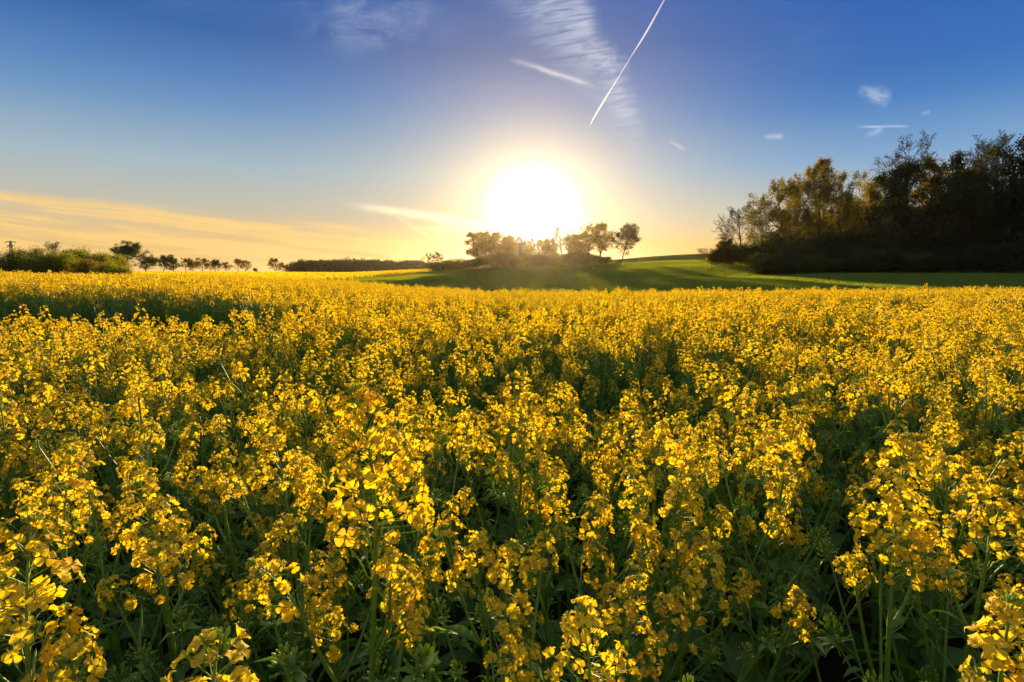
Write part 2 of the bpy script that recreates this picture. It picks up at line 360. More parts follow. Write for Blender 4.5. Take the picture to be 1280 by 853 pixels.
# ------------------------------------------------------------------ rapeseed: flower heads, stems, leaves
GOLD = 2.39996
def petals(mb, Cn, Nn, size, cup, tone, rng, quality):
    """four petalled flowers at Cn facing Nn"""
    n = len(Cn); a, b = basis(Nn); ph = rng.uniform(0, math.pi, n)
    e1 = a * np.cos(ph)[:, None] + b * np.sin(ph)[:, None]; e2 = np.cross(Nn, e1)
    if quality == 2: rows = [(.10, .07, .02), (.42, .34, .16), (.80, .46, .20), (1.02, .26, .10)]; cols = [-1, 0, 1]
    elif quality == 1: rows = [(.10, .12, .02), (.62, .46, .18), (1.0, .30, .12)]; cols = [-1, 1]
    else: rows = [(.0, .30, .02), (.95, .42, .14)]; cols = [-1, 1]
    K, S = len(rows), len(cols)
    for q in range(4):
        an = q * math.pi / 2 + rng.normal(0, .14, n); sz = size * rng.uniform(.88, 1.1, n); cq = cup * rng.uniform(.6, 1.5, n)
        dq = e1 * np.cos(an)[:, None] + e2 * np.sin(an)[:, None]; sq = np.cross(Nn, dq)
        V = np.zeros((n, K, S, 3))
        for k, (r, w, h) in enumerate(rows):
            for j, c in enumerate(cols):
                hh = h - (0.07 if c == 0 and 0 < k else 0) - (0.16 * (r > .95))
                rr = r - (0.07 * abs(c) if k == K - 1 else 0)
                V[:, k, j] = Cn + dq * (sz * rr * (1 - .35 * np.clip(cq, 0, 1.6) * r))[:, None] + sq * (sz * w * c)[:, None] + Nn * (sz * (hh + cq * r * .75))[:, None]
        F = [[k * S + j, k * S + j + 1, (k + 1) * S + j + 1, (k + 1) * S + j] for k in range(K - 1) for j in range(S - 1)]
        F = np.array(F)[None] + (np.arange(n) * K * S)[:, None, None]
        mb.add(V, F, 0, np.repeat(np.clip(tone + rng.normal(0, .06, n), 0, 1), K * S))

BUDPROF = [(0, .35), (.35, 1.0), (.7, .8), (1.0, .2)]
def flower_head(seed, L, Rr, nfl, quality):
    rng = rs(seed); mb = MB(); k = 6
    bx, by = rng.normal(0, .10, 2) * L
    ax = lambda t: np.stack([bx * t * t, by * t * t, L * t], -1)
    T = np.linspace(-0.25, 1, k); tube(mb, np.stack([bx * T * abs(T), by * T * abs(T), L * T], -1), np.linspace(.0022, .0012, k), 4 if quality else 3, 1, .6)
    i = np.arange(nfl); t = np.clip((i + .5) / nfl * .92 + rng.normal(0, .03, nfl), 0, .96); ph = i * GOLD + rng.normal(0, .5, nfl)
    elv = np.radians(np.interp(t, [0, .5, 1], [8, 28, 62]) + rng.normal(0, 9, nfl))
    D = np.stack([np.cos(ph) * np.cos(elv), np.sin(ph) * np.cos(elv), np.sin(elv)], -1)
    pl = Rr * (1 - .5 * t) * rng.uniform(.7, 1.2, nfl)
    P0 = ax(t); Cn = P0 + D * pl[:, None]
    Nn = norm(D + rng.normal(0, .30, (nfl, 3)) + np.array([0, 0, .25]))
    size = (.0121 if quality == 2 else .0115) * rng.uniform(.82, 1.12, nfl) * (1 - .25 * t)
    cup = np.clip(rng.normal(.28, .3, nfl), -.05, 1.3); tone = np.clip(rng.normal(.55, .2, nfl), 0, 1)
    petals(mb, Cn, Nn, size, cup, tone, rng, quality)
    if quality:
        lofts(mb, P0, Cn, [(0, 1), (1, .8)], .0006, 3, 1, .7)
    if quality == 2:    # green sepal cup and the stamens
        lofts(mb, Cn - Nn * .004, Cn + Nn * .001, [(0, .4), (.6, 1.0), (1, .7)], .0017, 4, 2, .5)
        lofts(mb, Cn, Cn + Nn * .0050, [(0, .5), (.7, 1.0), (1, .3)], .0016, 4, 2, .95)
    # closed buds on top
    nb = 16 if quality == 2 else (8 if quality == 1 else 3)
    j = np.arange(nb); pb = j * GOLD; rb = .0055 * np.sqrt((j + .5) / nb) * (1.35 if quality else 1.6)
    B0 = ax(np.full(nb, 1.0)) + np.stack([np.cos(pb) * rb, np.sin(pb) * rb, .004 - rb * .4 + rng.uniform(-.002, .003, nb)], -1)
    Bd = norm(np.stack([np.cos(pb) * rb * 60, np.sin(pb) * rb * 60, np.full(nb, .9)], -1))
    lofts(mb, B0, B0 + Bd * (.0070 if quality else .010), BUDPROF, .0021 if quality else .004, 4, 2, np.clip(rng.normal(.6, .25, nb), 0, 1))
    # young pods below the flowers
    npod = 12 if quality == 2 else (6 if quality == 1 else 0)
    if npod:
        j = np.arange(npod); tp = -.05 - .95 * j / npod; pp = j * GOLD + 1; zz = np.clip(tp, -1, 0) * .055
        A = np.stack([np.zeros(npod), np.zeros(npod), zz], -1); e = np.radians(rng.uniform(25, 55, npod))
        Dp = np.stack([np.cos(pp) * np.cos(e), np.sin(pp) * np.cos(e), np.sin(e)], -1)
        B = A + Dp * .016; Dq = norm(Dp + np.array([0, 0, .7]))
        lofts(mb, A, B, [(0, 1), (1, 1)], .0006, 3, 1, .6)
        lofts(mb, B, B + Dq * rng.uniform(.012, .032, npod)[:, None], [(0, .7), (.5, 1), (.9, .8), (1, .2)], .0014, 4, 1, .8)
    return mb

def bud_head(seed, quality):
    """a side shoot that has not opened yet: green buds on short stalks"""
    rng = rs(seed); mb = MB(); nb = 26 if quality else 8
    j = np.arange(nb); pb = j * GOLD; t = (j + .5) / nb; rb = .020 * np.sqrt(t) * rng.uniform(.7, 1.2, nb)
    P1 = np.stack([np.cos(pb) * rb, np.sin(pb) * rb, .030 - .032 * t], -1)
    P0 = np.stack([0 * t, 0 * t, .018 * (1 - t) - .008], -1)
    if quality: lofts(mb, P0, P1, [(0, 1), (1, .8)], .0006, 3, 1, .6)
    D = norm(P1 - P0 + np.array([0, 0, .006]))
    lofts(mb, P1, P1 + D * .0085, BUDPROF, .0024 if quality else .0042, 4, 2, np.clip(rng.normal(.45, .25, nb), 0, 1))
    tube(mb, [[0, 0, -.03], [0, 0, 0], [0, 0, .016]], [.0018, .0015, .001], 4, 1, .5)
    nl = 5                                                       # narrow leaflets round it
    for q in range(nl):
        leaf(mb, np.array([0, 0, -.012]), rng.uniform(0, 6.28), .035 * rng.uniform(.7, 1.3), .006, rng, 50, 1, 3)
    return mb

def leaf(mb, base, az, L, W, rng, elev=35, matidx=3, rows=6, wavy=0.0):
    """a curved blade folded along its midrib"""
    n = rows; s = np.linspace(0, 1, n); e0 = math.radians(elev + rng.normal(0, 8)); droop = rng.uniform(.7, 1.6)
    e = e0 - droop * s ** 1.3
    dr = np.cumsum(np.concatenate([[0], np.cos(e[1:])])) * L / (n - 1); dz = np.cumsum(np.concatenate([[0], np.sin(e[1:])])) * L / (n - 1)
    w = W * np.interp(s, [0, .12, .45, .75, 1], [.30, .55, 1.0, .75, .06]) * (1 + wavy * rng.uniform(-1, 1, n))
    ca, sa = math.cos(az), math.sin(az); tw = rng.normal(0, .35)
    ctr = np.stack([base[0] + ca * dr, base[1] + sa * dr, base[2] + dz], -1)
    sd = np.array([-sa * math.cos(tw), ca * math.cos(tw), math.sin(tw)])
    nr = np.stack([-ca * np.sin(e), -sa * np.sin(e), np.cos(e)], -1)
    V = np.stack([ctr - sd * w[:, None] + nr * (w * .35)[:, None], ctr, ctr + sd * w[:, None] + nr * (w * .35)[:, None]], 1)
    F = [[i * 3 + j, i * 3 + j + 1, (i + 1) * 3 + j + 1, (i + 1) * 3 + j] for i in range(n - 1) for j in range(2)]
    mb.add(V, F, matidx, rng.uniform(.2, .9))

def skeleton(seed, nb, h=1.25):
    """stem + branches, leaves, and where the heads go: (pos, tilt vector, scale, kind)"""
    rng = rs(seed); st = MB(); lf = MB(); heads = []
    lx, ly = rng.normal(0, .045, 2)
    f = lambda t: np.array([lx * t * t + .012 * math.sin(t * 7 + seed), ly * t * t + .012 * math.cos(t * 6 + seed), t])
    hm = h - .13
    T = np.linspace(0, 1, 9); tube(st, [f(t) * [1, 1, hm] for t in T], np.interp(T, [0, .6, 1], [.0085, .0060, .0028]), 6, 0, .4)
    tip = f(1) * [1, 1, hm]; d = norm(f(1) * [1, 1, hm] - f(.85) * [1, 1, hm])
    heads.append((tip, d, rng.uniform(1.0, 1.35), 'flower'))
    for i in range(nb):
        t = .42 + .50 * (i + rng.uniform(0, .6)) / nb; az = i * GOLD + rng.normal(0, .3) + seed
        p = f(t) * [1, 1, hm]; top = hm * rng.uniform(.84, 1.02) - .10 * (1 - t); Lh = (top - p[2])
        if Lh < .06: Lh = .06 + rng.uniform(0, .04)
        out = Lh * rng.uniform(.38, .62)
        S = np.linspace(0, 1, 6)
        pts = np.stack([p[0] + math.cos(az) * out * S ** .8, p[1] + math.sin(az) * out * S ** .8, p[2] + Lh * S ** 1.15], -1)
        tube(st, pts, np.linspace(.0040, .0022, 6), 5, 0, rng.uniform(.3, .8))
        kind = 'bud' if rng.rand() < (.10 if pts[-1][2] > h * .80 else .75) else 'flower'
        heads.append((pts[-1], norm(pts[-1] - pts[-2]), rng.uniform(.65, 1.1), kind))
        leaf(lf, p, az + rng.normal(0, .2), rng.uniform(.06, .13), rng.uniform(.008, .017), rng, 40, 0, 5)
        if rng.rand() < .75:                                     # secondary shoot
            k = 2 + (i % 2); q = pts[k]; az2 = az + rng.choice([-1, 1]) * rng.uniform(.8, 1.4); L2 = rng.uniform(.07, .16)
            e = q + np.array([math.cos(az2) * L2 * .6, math.sin(az2) * L2 * .6, L2 * .8])
            tube(st, [q, (q + e) / 2 + [math.cos(az2) * .01, math.sin(az2) * .01, -.008], e], [.0022, .0018, .0014], 4, 0, .6)
            heads.append((e, norm(np.array([math.cos(az2) * .3, math.sin(az2) * .3, 1])), rng.uniform(.5, .8), 'bud' if rng.rand() < (.35 if e[2] > h * .84 else .92) else 'flower'))
            leaf(lf, q, az2, rng.uniform(.035, .07), .006, rng, 45, 0, 4)
    for i in range(6):                                           # unopened green side shoots
        t = rng.uniform(.48, .84); az = i * 1.9 + rng.normal(0, .4) + seed; q = f(t) * [1, 1, hm]; L2 = rng.uniform(.07, .20)
        e = q + np.array([math.cos(az) * L2 * .7, math.sin(az) * L2 * .7, L2 * .75])
        tube(st, [q, (q + e) / 2 + [math.cos(az) * .012, math.sin(az) * .012, -.008], e], [.0022, .0018, .0014], 4, 0, .7)
        heads.append((e, norm(np.array([math.cos(az) * .35, math.sin(az) * .35, 1])), rng.uniform(.7, 1.15), 'bud'))
        for _ in range(2): leaf(lf, q + (e - q) * rng.uniform(.2, .9), az + rng.normal(0, .9), rng.uniform(.04, .09), rng.uniform(.004, .008), rng, 50, 0, 4)
    for i in range(7):                                           # leaves up the main stem
        t = .06 + .62 * i / 7; big = 1 - t
        leaf(lf, f(t) * [1, 1, hm], i * GOLD + seed * 1.7, .10 + .17 * big * rng.uniform(.7, 1.1), .014 + .026 * big, rng, 38, 0, 8, .18)
    return st, lf, heads

def tilt(d, rz=0.0):
    """matrix that takes +z to d after a turn about z"""
    z = np.asarray(d, float); x = norm(np.cross([0.2, 1, 0.1], z)); y = np.cross(z, x)
    c, s = math.cos(rz), math.sin(rz)
    return np.stack([x, y, z], 1) @ np.array([[c, -s, 0], [s, c, 0], [0, 0, 1]])

rg = rs(11)
NHI, NMED, NLOW = 9, 8, 6
spec = lambda r: dict(L=r.uniform(.050, .120), Rr=r.uniform(.030, .046))
HI = []; MED = []; LOW = []
for i in range(NHI):
    s_ = spec(rg); HI.append(flower_head(100 + i, s_['L'], s_['Rr'], int(24 + 160 * (s_['L'] - .05)), 2).mesh('flower_head', RAPE))
for i in range(NMED):
    s_ = spec(rg); MED.append(flower_head(200 + i, s_['L'], s_['Rr'], int(23 + 160 * (s_['L'] - .05)), 1).mesh('flower_head', RAPE, False))
for i in range(NLOW):
    s_ = spec(rg); LOW.append(flower_head(300 + i, s_['L'], s_['Rr'] * 1.05, 24, 0))
HERO = [flower_head(350 + i, L_, .052, n_, 2).mesh('flower_head', RAPE) for i, (L_, n_) in enumerate([(.165, 88), (.13, 66), (.10, 52)])]
BHI = [bud_head(400 + i, 1).mesh('bud_cluster', RAPE) for i in range(4)]
BLOW = [bud_head(410 + i, 0) for i in range(2)]
SK = []
for i in range(14):
    st, lf, hd = skeleton(500 + i, 6 + i % 3)
    SK.append((st.mesh('stem', [M_STEM]), lf.mesh('leaves', [M_LEAF]), hd))

def place_plant(x, y, h, hi, rz, label, group, rng, sk=None, lean=(0, 0), hero=None):
    sm, lm, hd = SK[rng.randint(len(SK)) if sk is None else sk]
    root = link('rapeseed_plant', None, None, label, 'rapeseed plant', group)
    root.empty_display_size = .1
    root.location = (x, y, float(ground_z(x, y))); s = h / 1.25
    root.rotation_euler = (lean[0], lean[1], rz)
    wsc = .55 + .45 * s
    a = link('stem', sm, root); a.scale = (wsc, wsc, s)
    b = link('leaf_foliage', lm, root); b.scale = (wsc, wsc, s)
    for (p, d, sc, kind) in hd:
        pool = ([HERO[hero]] if hero is not None and p is hd[0][0] else HI if hi else MED) if kind == 'flower' else BHI
        o = link('flower_head' if kind == 'flower' else 'bud_cluster', pool[rng.randint(len(pool))], root)
        o.location = (p[0] * wsc, p[1] * wsc, p[2] * s); sc = sc * rng.uniform(.92, 1.1)
        M = tilt(d, rng.uniform(0, 6.28))
        import mathutils
        o.rotation_euler = mathutils.Matrix(M.tolist()).to_euler(); o.scale = (sc, sc, sc)
    return root

def crop_ok(x, y):
    u = x / np.maximum(y, .5)
    ok = (y < crop_end(np.clip(u, -1, 1))) & (y > -7)
    ok &= ~((y > 5.7 + .15 * np.sin(x * .9)) & (y < 8.5 + .1 * np.sin(x * 1.3)) & (x < -2.7) & (x > -40))
    ok &= ~((y > 9.0) & (y < 10.5) & (x > 4.8) & (x < 7.3))
    ok &= ~((x ** 2 + y ** 2) < .52 ** 2)
    return ok
def crop_h(x, y, rng):
    n = np.sin(x * 1.1 + 2.1 * np.sin(y * .55)) * np.cos(y * .83 + 1.3 * np.sin(x * .7))
    h = 1.27 + .05 * n + np.clip(rng.normal(0, .075, np.shape(x)), -.2, .12)
    h = h - .24 * np.exp(-(((x - .25) / .8) ** 2 + ((y - 3.0) / .55) ** 2))
    h = h - .13 * np.exp(-(((x + 1.6) / .5) ** 2 + ((y - 3.0) / .5) ** 2)) - .12 * np.exp(-(((x - 2.6) / .5) ** 2 + ((y - 4.6) / .5) ** 2))
    return h

# hero plants: main head top at a place in the near crop  (px, py, Y, skeleton, rz, label)
HEROES = [
    (466, 548, .78, 3, .4, 'tallest foreground rapeseed plant with the largest bright yellow flower column, left of the middle'),
    (72, 560, 1.05, 1, 2.0, 'foreground rapeseed plant with curved stem and dome of yellow flowers near the left edge'),
    (190, 600, 1.00, 5, 1.1, 'broad foreground rapeseed plant with several overlapping yellow heads, between left edge and tall central plant'),
    (20, 672, .66, 7, .2, 'close rapeseed plant bending at the left border with a large loose yellow head'),
    (250, 800, .50, 2, .9, 'lowest close rapeseed plant with big open flowers at the bottom edge, left of the middle'),
    (352, 535, 1.25, 8, 2.6, 'rapeseed plant with dense round yellow head just behind and left of the tallest foreground one'),
    (655, 492, 1.55, 9, 4.0, 'upright rapeseed plant with a pointed yellow head rising in the middle of the field'),
    (632, 655, .80, 10, 3.0, 'short rapeseed plant with loose yellow flowers right of the tallest foreground one'),
    (740, 735, .60, 4, 5.2, 'close low rapeseed plant with open four petalled flowers and green buds at bottom centre'),
    (885, 805, .52, 6, 1.9, 'low rapeseed plant with a few big flowers at the bottom edge right of centre'),
    (985, 520, 1.35, 11, .7, 'tall rapeseed plant with dense yellow column standing right of centre'),
    (1125, 600, 1.00, 12, 3.6, 'tall foreground rapeseed plant with long yellow column and bare straight stem, on the right'),
    (1245, 600, 1.00, 13, 2.2, 'foreground rapeseed plant with spreading yellow heads near the right border'),
    (1262, 748, .64, 0, 4.4, 'close rapeseed plant with large open flowers at the lower right corner'),
    (850, 605, 1.10, 2, 5.9, 'rapeseed plant with sparse yellow flowers above greener buds, right of the middle'),
]
hxy = []
rp = rs(77)
for (px, py, Y, sk, rz, lab) in HEROES:
    p = at(px, py, Y); h = p[2] - float(ground_z(p[0], p[1]))
    _, _, hd = SK[sk]; tip = hd[0][0]
    s = h / 1.25; wsc = .55 + .45 * s
    c, sn = math.cos(rz), math.sin(rz); tx, ty = tip[0] * wsc, tip[1] * wsc
    x, y = p[0] - (c * tx - sn * ty), p[1] - (sn * tx + c * ty)
    place_plant(x, y, h, True, rz, lab, 'nearest rapeseed plants', rp, sk, hero={466: 0, 72: 1, 190: 1, 20: 1, 352: 2, 985: 1, 1125: 0, 1245: 2, 655: 2, 740: 2}.get(px)); hxy.append((x, y))
hxy = np.array(hxy)

# all other plants of the crop
def jitter_grid(x0, x1, y0, y1, s, rng):
    X_, Y_ = np.meshgrid(np.arange(x0, x1, s), np.arange(y0, y1, s))
    X_ = X_ + (np.arange(X_.shape[0]) % 2)[:, None] * s / 2
    return X_.ravel() + rng.uniform(-.42, .42, X_.size) * s, Y_.ravel() + rng.uniform(-.42, .42, X_.size) * s
r1 = rs(5)
x1, y1 = jitter_grid(-7.5, 7.5, -4, 7.4, .255, r1)
k = crop_ok(x1, y1); x1, y1 = x1[k], y1[k]
dmin = np.min(np.hypot(x1[:, None] - hxy[None, :, 0], y1[:, None] - hxy[None, :, 1]), 1)
seen = (y1 > .40) & (np.abs(x1) < .90 * y1 + .22)
keep = ~(seen & ((dmin < .17) | (y1 < 1.0))); x1, y1, seen = x1[keep], y1[keep], seen[keep]
keep = ~((y1 > -.2) & (y1 < .8) & (np.abs(x1) < .62)); x1, y1, seen = x1[keep], y1[keep], seen[keep]
h1 = crop_h(x1, y1, r1)
order = np.argsort(np.where(seen, y1, 1e9))
NEAR = order[:300 - len(HEROES)]; RNEAR = y1[NEAR].max()
bands = [(-9, -.42, 'on the left side'), (-.42, .30, 'in the middle'), (.30, 9, 'on the right side')]
for i in NEAR:
    x, y = x1[i], y1[i]; u = x / y
    side = [b[2] for b in bands if b[0] <= u < b[1]][0]
    dist = 'front' if y < 1.7 else ('second' if y < 2.9 else 'third')
    lab = {'front': 'ordinary yellow rapeseed plant in the front rows %s',
           'second': 'yellow rapeseed plant packed just behind the front rows %s',
           'third': 'small looking yellow rapeseed plant behind the near rows %s'}[dist] % side
    hh = h1[i] * (0.97 if y < 1.1 else 1)
    place_plant(x, y, hh, y < 2.4, r1.uniform(0, 6.28), lab, 'rapeseed plants in the %s near rows %s' % (dist, side), r1)

rest = np.setdiff1d(np.arange(len(x1)), NEAR)
r2 = rs(6)
x2, y2 = jitter_grid(-62, 48, 7.4, 47, .30, r2)
x3, y3 = np.concatenate([x1[rest], x2]), np.concatenate([y1[rest], y2])
r_ = np.hypot(x3, y3)
k = crop_ok(x3, y3) & (np.abs(x3) < 1.15 * np.maximum(y3, 0) + 4.5)
x3, y3 = x3[k], y3[k]; h3 = crop_h(x3, y3, r2)
print('near plants', len(NEAR), 'to', RNEAR, 'stuff', len(x3))

def far_plant(seed):
    rng = rs(seed); sm = MB(); st, lf, hd = skeleton(seed, 6)
    # thin 3 sided stems for distance
    for (p, d, sc, kind) in hd:
        q = p * np.array([.4, .4, .62]); tube(sm, [q, (p + q) / 2, p], [.004, .004, .003], 3, 1, .6)
        sm.addmb(LOW[rng.randint(NLOW)] if kind == 'flower' else BLOW[rng.randint(2)], tilt(d, rng.uniform(0, 6.28)) * (sc * 1.08), p)
    tube(sm, [[0, 0, 0], [0, 0, .5], hd[0][0]], [.008, .007, .004], 4, 1, .4)
    sm.addmb(lf, matmap=[3])
    return sm.mesh('far_rapeseed_plant', RAPE, False)

lib = bpy.data.collections.new('crop_sources')
for i in range(10):
    o = bpy.data.objects.new('crop_source_%02d' % i, far_plant(700 + i)); lib.objects.link(o)

def scatter(name, P, rot, scl, idx, coll, label, cat):
    me = bpy.data.meshes.new(name); me.vertices.add(len(P)); me.vertices.foreach_set('co', np.asarray(P, np.float32).ravel())
    a = me.attributes.new('rot', 'FLOAT_VECTOR', 'POINT'); a.data.foreach_set('vector', np.asarray(rot, np.float32).ravel())
    a = me.attributes.new('scl', 'FLOAT_VECTOR', 'POINT'); a.data.foreach_set('vector', np.asarray(scl, np.float32).ravel())
    a = me.attributes.new('idx', 'INT', 'POINT'); a.data.foreach_set('value', np.asarray(idx, np.int32))
    o = link(name, me, None, label, cat, None, 'stuff')
    g = bpy.data.node_groups.new(name + '_nodes', 'GeometryNodeTree')
    g.interface.new_socket('Geometry', in_out='INPUT', socket_type='NodeSocketGeometry'); g.interface.new_socket('Geometry', in_out='OUTPUT', socket_type='NodeSocketGeometry')
    n = g.nodes; gi = n.new('NodeGroupInput'); go = n.new('NodeGroupOutput')
    ci = n.new('GeometryNodeCollectionInfo'); ci.inputs['Collection'].default_value = coll; ci.inputs['Separate Children'].default_value = True; ci.inputs['Reset Children'].default_value = True
    ip = n.new('GeometryNodeInstanceOnPoints'); ip.inputs['Pick Instance'].default_value = True
    def attr(nm, ty):
        q = n.new('GeometryNodeInputNamedAttribute'); q.data_type = ty; q.inputs['Name'].default_value = nm; return [s for s in q.outputs if s.enabled and s.name == 'Attribute'][0]
    L = g.links
    L.new(gi.outputs[0], ip.inputs['Points']); L.new(ci.outputs[0], ip.inputs['Instance'])
    L.new(attr('idx', 'INT'), ip.inputs['Instance Index']); L.new(attr('rot', 'FLOAT_VECTOR'), ip.inputs['Rotation']); L.new(attr('scl', 'FLOAT_VECTOR'), ip.inputs['Scale'])
    L.new(ip.outputs[0], go.inputs[0])
    md = o.modifiers.new('scatter', 'NODES'); md.node_group = g
    return o

n3 = len(x3)
rot = np.stack([r2.normal(0, .05, n3), r2.normal(0, .05, n3), r2.uniform(0, 6.28, n3)], -1)
s3 = h3 / 1.25; scl = np.stack([s3 * np.where(y3 > 7.4, 1.12, 1.0)] * 2 + [s3], -1)
scatter('rapeseed_crop', np.stack([x3, y3, ground_z(x3, y3)], -1), rot, scl, r2.randint(0, 10, n3), lib,
        'dense yellow flowering rapeseed crop stretching back to the green meadow', 'rapeseed crop')

# crop of the far field: only its flowering top can be seen from here
def leafquads(P, size, rng):
    n = len(P); d = norm(rng.normal(0, 1, (n, 3))); a, b = basis(d); th = rng.uniform(0, 6.28, n)[:, None]
    e1 = a * np.cos(th) + b * np.sin(th); e2 = np.cross(d, e1); sz = (size * rng.uniform(.5, 1.25, n))[:, None]
    V = np.stack([P - e1 * sz, P - e2 * sz * .6 + d * sz * .15, P + e1 * sz, P + e2 * sz * .6 + d * sz * .15], 1)
    mb = MB(); mb.add(V, np.arange(4 * n).reshape(n, 4), 0, np.repeat(np.clip(rng.normal(.5, .28, n), 0, 1), 4)); return mb
def far_crop(region, n, seed, name, label):
    rng = rs(seed); u, y = region(rng, n); x = u * y
    P = np.stack([x, y, ground_z(x, y) + rng.uniform(.35, .95, len(x))], -1)
    me = leafquads(P, .10 + .10 * np.clip(y / 200, .2, 2), rng).mesh(name, [M_PETAL], False)
    link(name, me, None, label, 'rapeseed crop', None, 'stuff')
def reg1(rng, n):
    y = 46 + 370 * rng.rand(n) ** 1.8; u = rng.uniform(-1.3, 0, n); k = (u < meadow_edge(y)) & ((u > -.85) | (y < 140)); return u[k], y[k]
far_crop(reg1, 130000, 61, 'far_rapeseed_crop', 'flat golden far rapeseed field in front of the long dark wood')
def reg2(rng, n): return rng.uniform(.337, .418, n), rng.uniform(168.5, 179, n)
far_crop(reg2, 3000, 62, 'hill_rapeseed_crop', 'thin golden strip of rapeseed on the slope beside the tip of the wood')

# meadow grass
def tuft(seed):
    rng = rs(seed); mb = MB(); n = 34
    x, y = rng.normal(0, .22, n), rng.normal(0, .22, n); az = rng.uniform(0, 6.28, n); h = rng.uniform(.12, .30, n); w = rng.uniform(.012, .022, n); ln = rng.normal(0, .09, (n, 2))
    a = np.stack([np.cos(az), np.sin(az), 0 * az], -1); b0 = np.stack([x, y, 0 * x], -1)
    m1 = b0 + np.stack([ln[:, 0] * .4, ln[:, 1] * .4, h * .6], -1); t1 = b0 + np.stack([ln[:, 0], ln[:, 1], h], -1)
    V = np.stack([b0 - a * w[:, None], b0 + a * w[:, None], m1 + a * w[:, None] * .8, m1 - a * w[:, None] * .8, t1 + a * w[:, None] * .15, t1 - a * w[:, None] * .15], 1)
    F = np.array([[0, 1, 2, 3], [3, 2, 4, 5]])[None] + (np.arange(n) * 6)[:, None, None]
    mb.add(V, F, 0, np.repeat(rng.uniform(.1, .9, n), 6)); return mb.mesh('grass_tuft', [M_GRASS], False)
lib2 = bpy.data.collections.new('grass_sources')
for i in range(4): lib2.objects.link(bpy.data.objects.new('grass_source_%d' % i, tuft(900 + i)))
r3 = rs(8); n = 75000
yy = 45 + 143 * r3.rand(n) ** 1.3; uu = r3.uniform(-.32, 1.15, n); xx = uu * yy
k = (uu > meadow_edge(yy)) & ~((yy > 100) & (uu > .44)); xx, yy = xx[k], yy[k]; n = len(xx)
sc = r3.uniform(.7, 1.2, n)
scatter('meadow_grass', np.stack([xx, yy, ground_z(xx, yy) + .02], -1), np.stack([0 * xx, 0 * xx, r3.uniform(0, 6.28, n)], -1), np.stack([sc * 1.3, sc * 1.3, sc * 1.1], -1),
        r3.randint(0, 4, n), lib2, 'short green spring grass covering the meadow between crop and trees', 'grass')

# ------------------------------------------------------------------ trees
class TreeGen:
    def __init__(s, seed, H, spread=.35, trunk=.30, lim=(10, 6, 5, 3), first=.22, upward=.55, rad=None, stems=1, wig=.13):
        s.rng = rs(seed); s.seg = [[] for _ in range(5)]; s.H = H; s.lim = lim; s.nn = 0; s.up = upward; s.wig = wig; s.spread = spread
        rad = rad or H * .018
        for q in range(stems):
            az = q * 6.28 / stems + s.rng.uniform(0, 1); ln = (.0 if stems == 1 else .28)
            d = norm(np.array([math.cos(az) * ln + s.rng.normal(0, .05), math.sin(az) * ln + s.rng.normal(0, .05), 1]))
            s.grow(np.array([math.cos(az), math.sin(az), 0]) * (0 if stems == 1 else rad * 1.2), d, H * (.92 if stems == 1 else s.rng.uniform(.7, .95)), rad / (1 if stems == 1 else 1.6), 0, first)
    def grow(s, p, d, L, r, lev, first):
        rng = s.rng; n = 8 if lev == 0 else (5 if lev == 1 else 3); pts = [p]; dirs = [d]
        for i in range(n):
            d = norm(d + rng.normal(0, s.wig * (.5 if lev == 0 else 1.2), 3) + np.array([0, 0, s.up * (.12 if lev else .05)]))
            p = p + d * L / n; pts.append(p); dirs.append(d)
        tap = .10 if lev == 0 else .25
        for i in range(n):
            s.seg[lev].append((pts[i], pts[i + 1], r * (1 - (1 - tap) * i / n), r * (1 - (1 - tap) * (i + 1) / n)))
        if lev >= len(s.lim): return
        m = s.lim[lev]; az0 = rng.uniform(0, 6.28)
        for c in range(m):
            t = (first + (1 - first) * (c + rng.uniform(0, .9)) / m) if lev == 0 else (.2 + .8 * (c + rng.uniform(0, .9)) / m)
            t = min(t, .98); i = min(int(t * n), n - 1); f = t * n - i
            q = pts[i] * (1 - f) + pts[i + 1] * f; dd = dirs[i + 1]
            a, b = basis(dd[None]); az = az0 + c * GOLD + rng.normal(0, .35)
            side = a[0] * math.cos(az) + b[0] * math.sin(az)
            ang = math.radians(rng.uniform(32, 62) if lev == 0 else rng.uniform(25, 60))
            nd = norm(dd * math.cos(ang) + side * math.sin(ang))
            if lev == 0: cl = s.H * s.spread * (1.15 - .75 * ((t - first) / (1 - first)) ** 1.4) * rng.uniform(.75, 1.2)
            else: cl = L * rng.uniform(.38, .62) * (1.1 - .5 * t)
            s.grow(q, nd, cl, max(r * (1 - (1 - tap) * t) * (.45 if lev == 0 else .55), .008), lev + 1, 0)
    def wood(s, minr=.010, levels=5):
        mb = MB()
        for lev in range(levels):
            S = s.seg[lev]
            if not S: continue
            P0, P1 = np.array([q[0] for q in S]), np.array([q[1] for q in S]); r0 = np.array([q[2] for q in S]); r1_ = np.array([q[3] for q in S])
            lofts(mb, P0, P1, [(0, np.maximum(r0, minr)), (1.03, np.maximum(r1_, minr))], 1.0, [7, 5, 4, 3, 3][lev], 0, .5)
        return mb
    def leaves(s, n, size, sigma, levs=(2, 3, 4), clump=0.0, zmin=0.0):
        rng = s.rng; S = [q for l in levs for q in s.seg[l]]
        P0, P1 = np.array([q[0] for q in S]), np.array([q[1] for q in S])
        w = np.ones(len(S))
        if clump: w = np.exp(clump * np.sin(P0[:, 0] * 1.9 + s.H) * np.cos(P0[:, 2] * 1.6) * np.cos(P0[:, 1] * 1.7))
        i = rng.choice(len(S), n, p=w / w.sum()); t = rng.rand(n)[:, None]
        P = P0[i] * (1 - t) + P1[i] * t + rng.normal(0, sigma, (n, 3)); P = P[P[:, 2] > zmin]; n = len(P)
        return leafquads(P, size, rng)
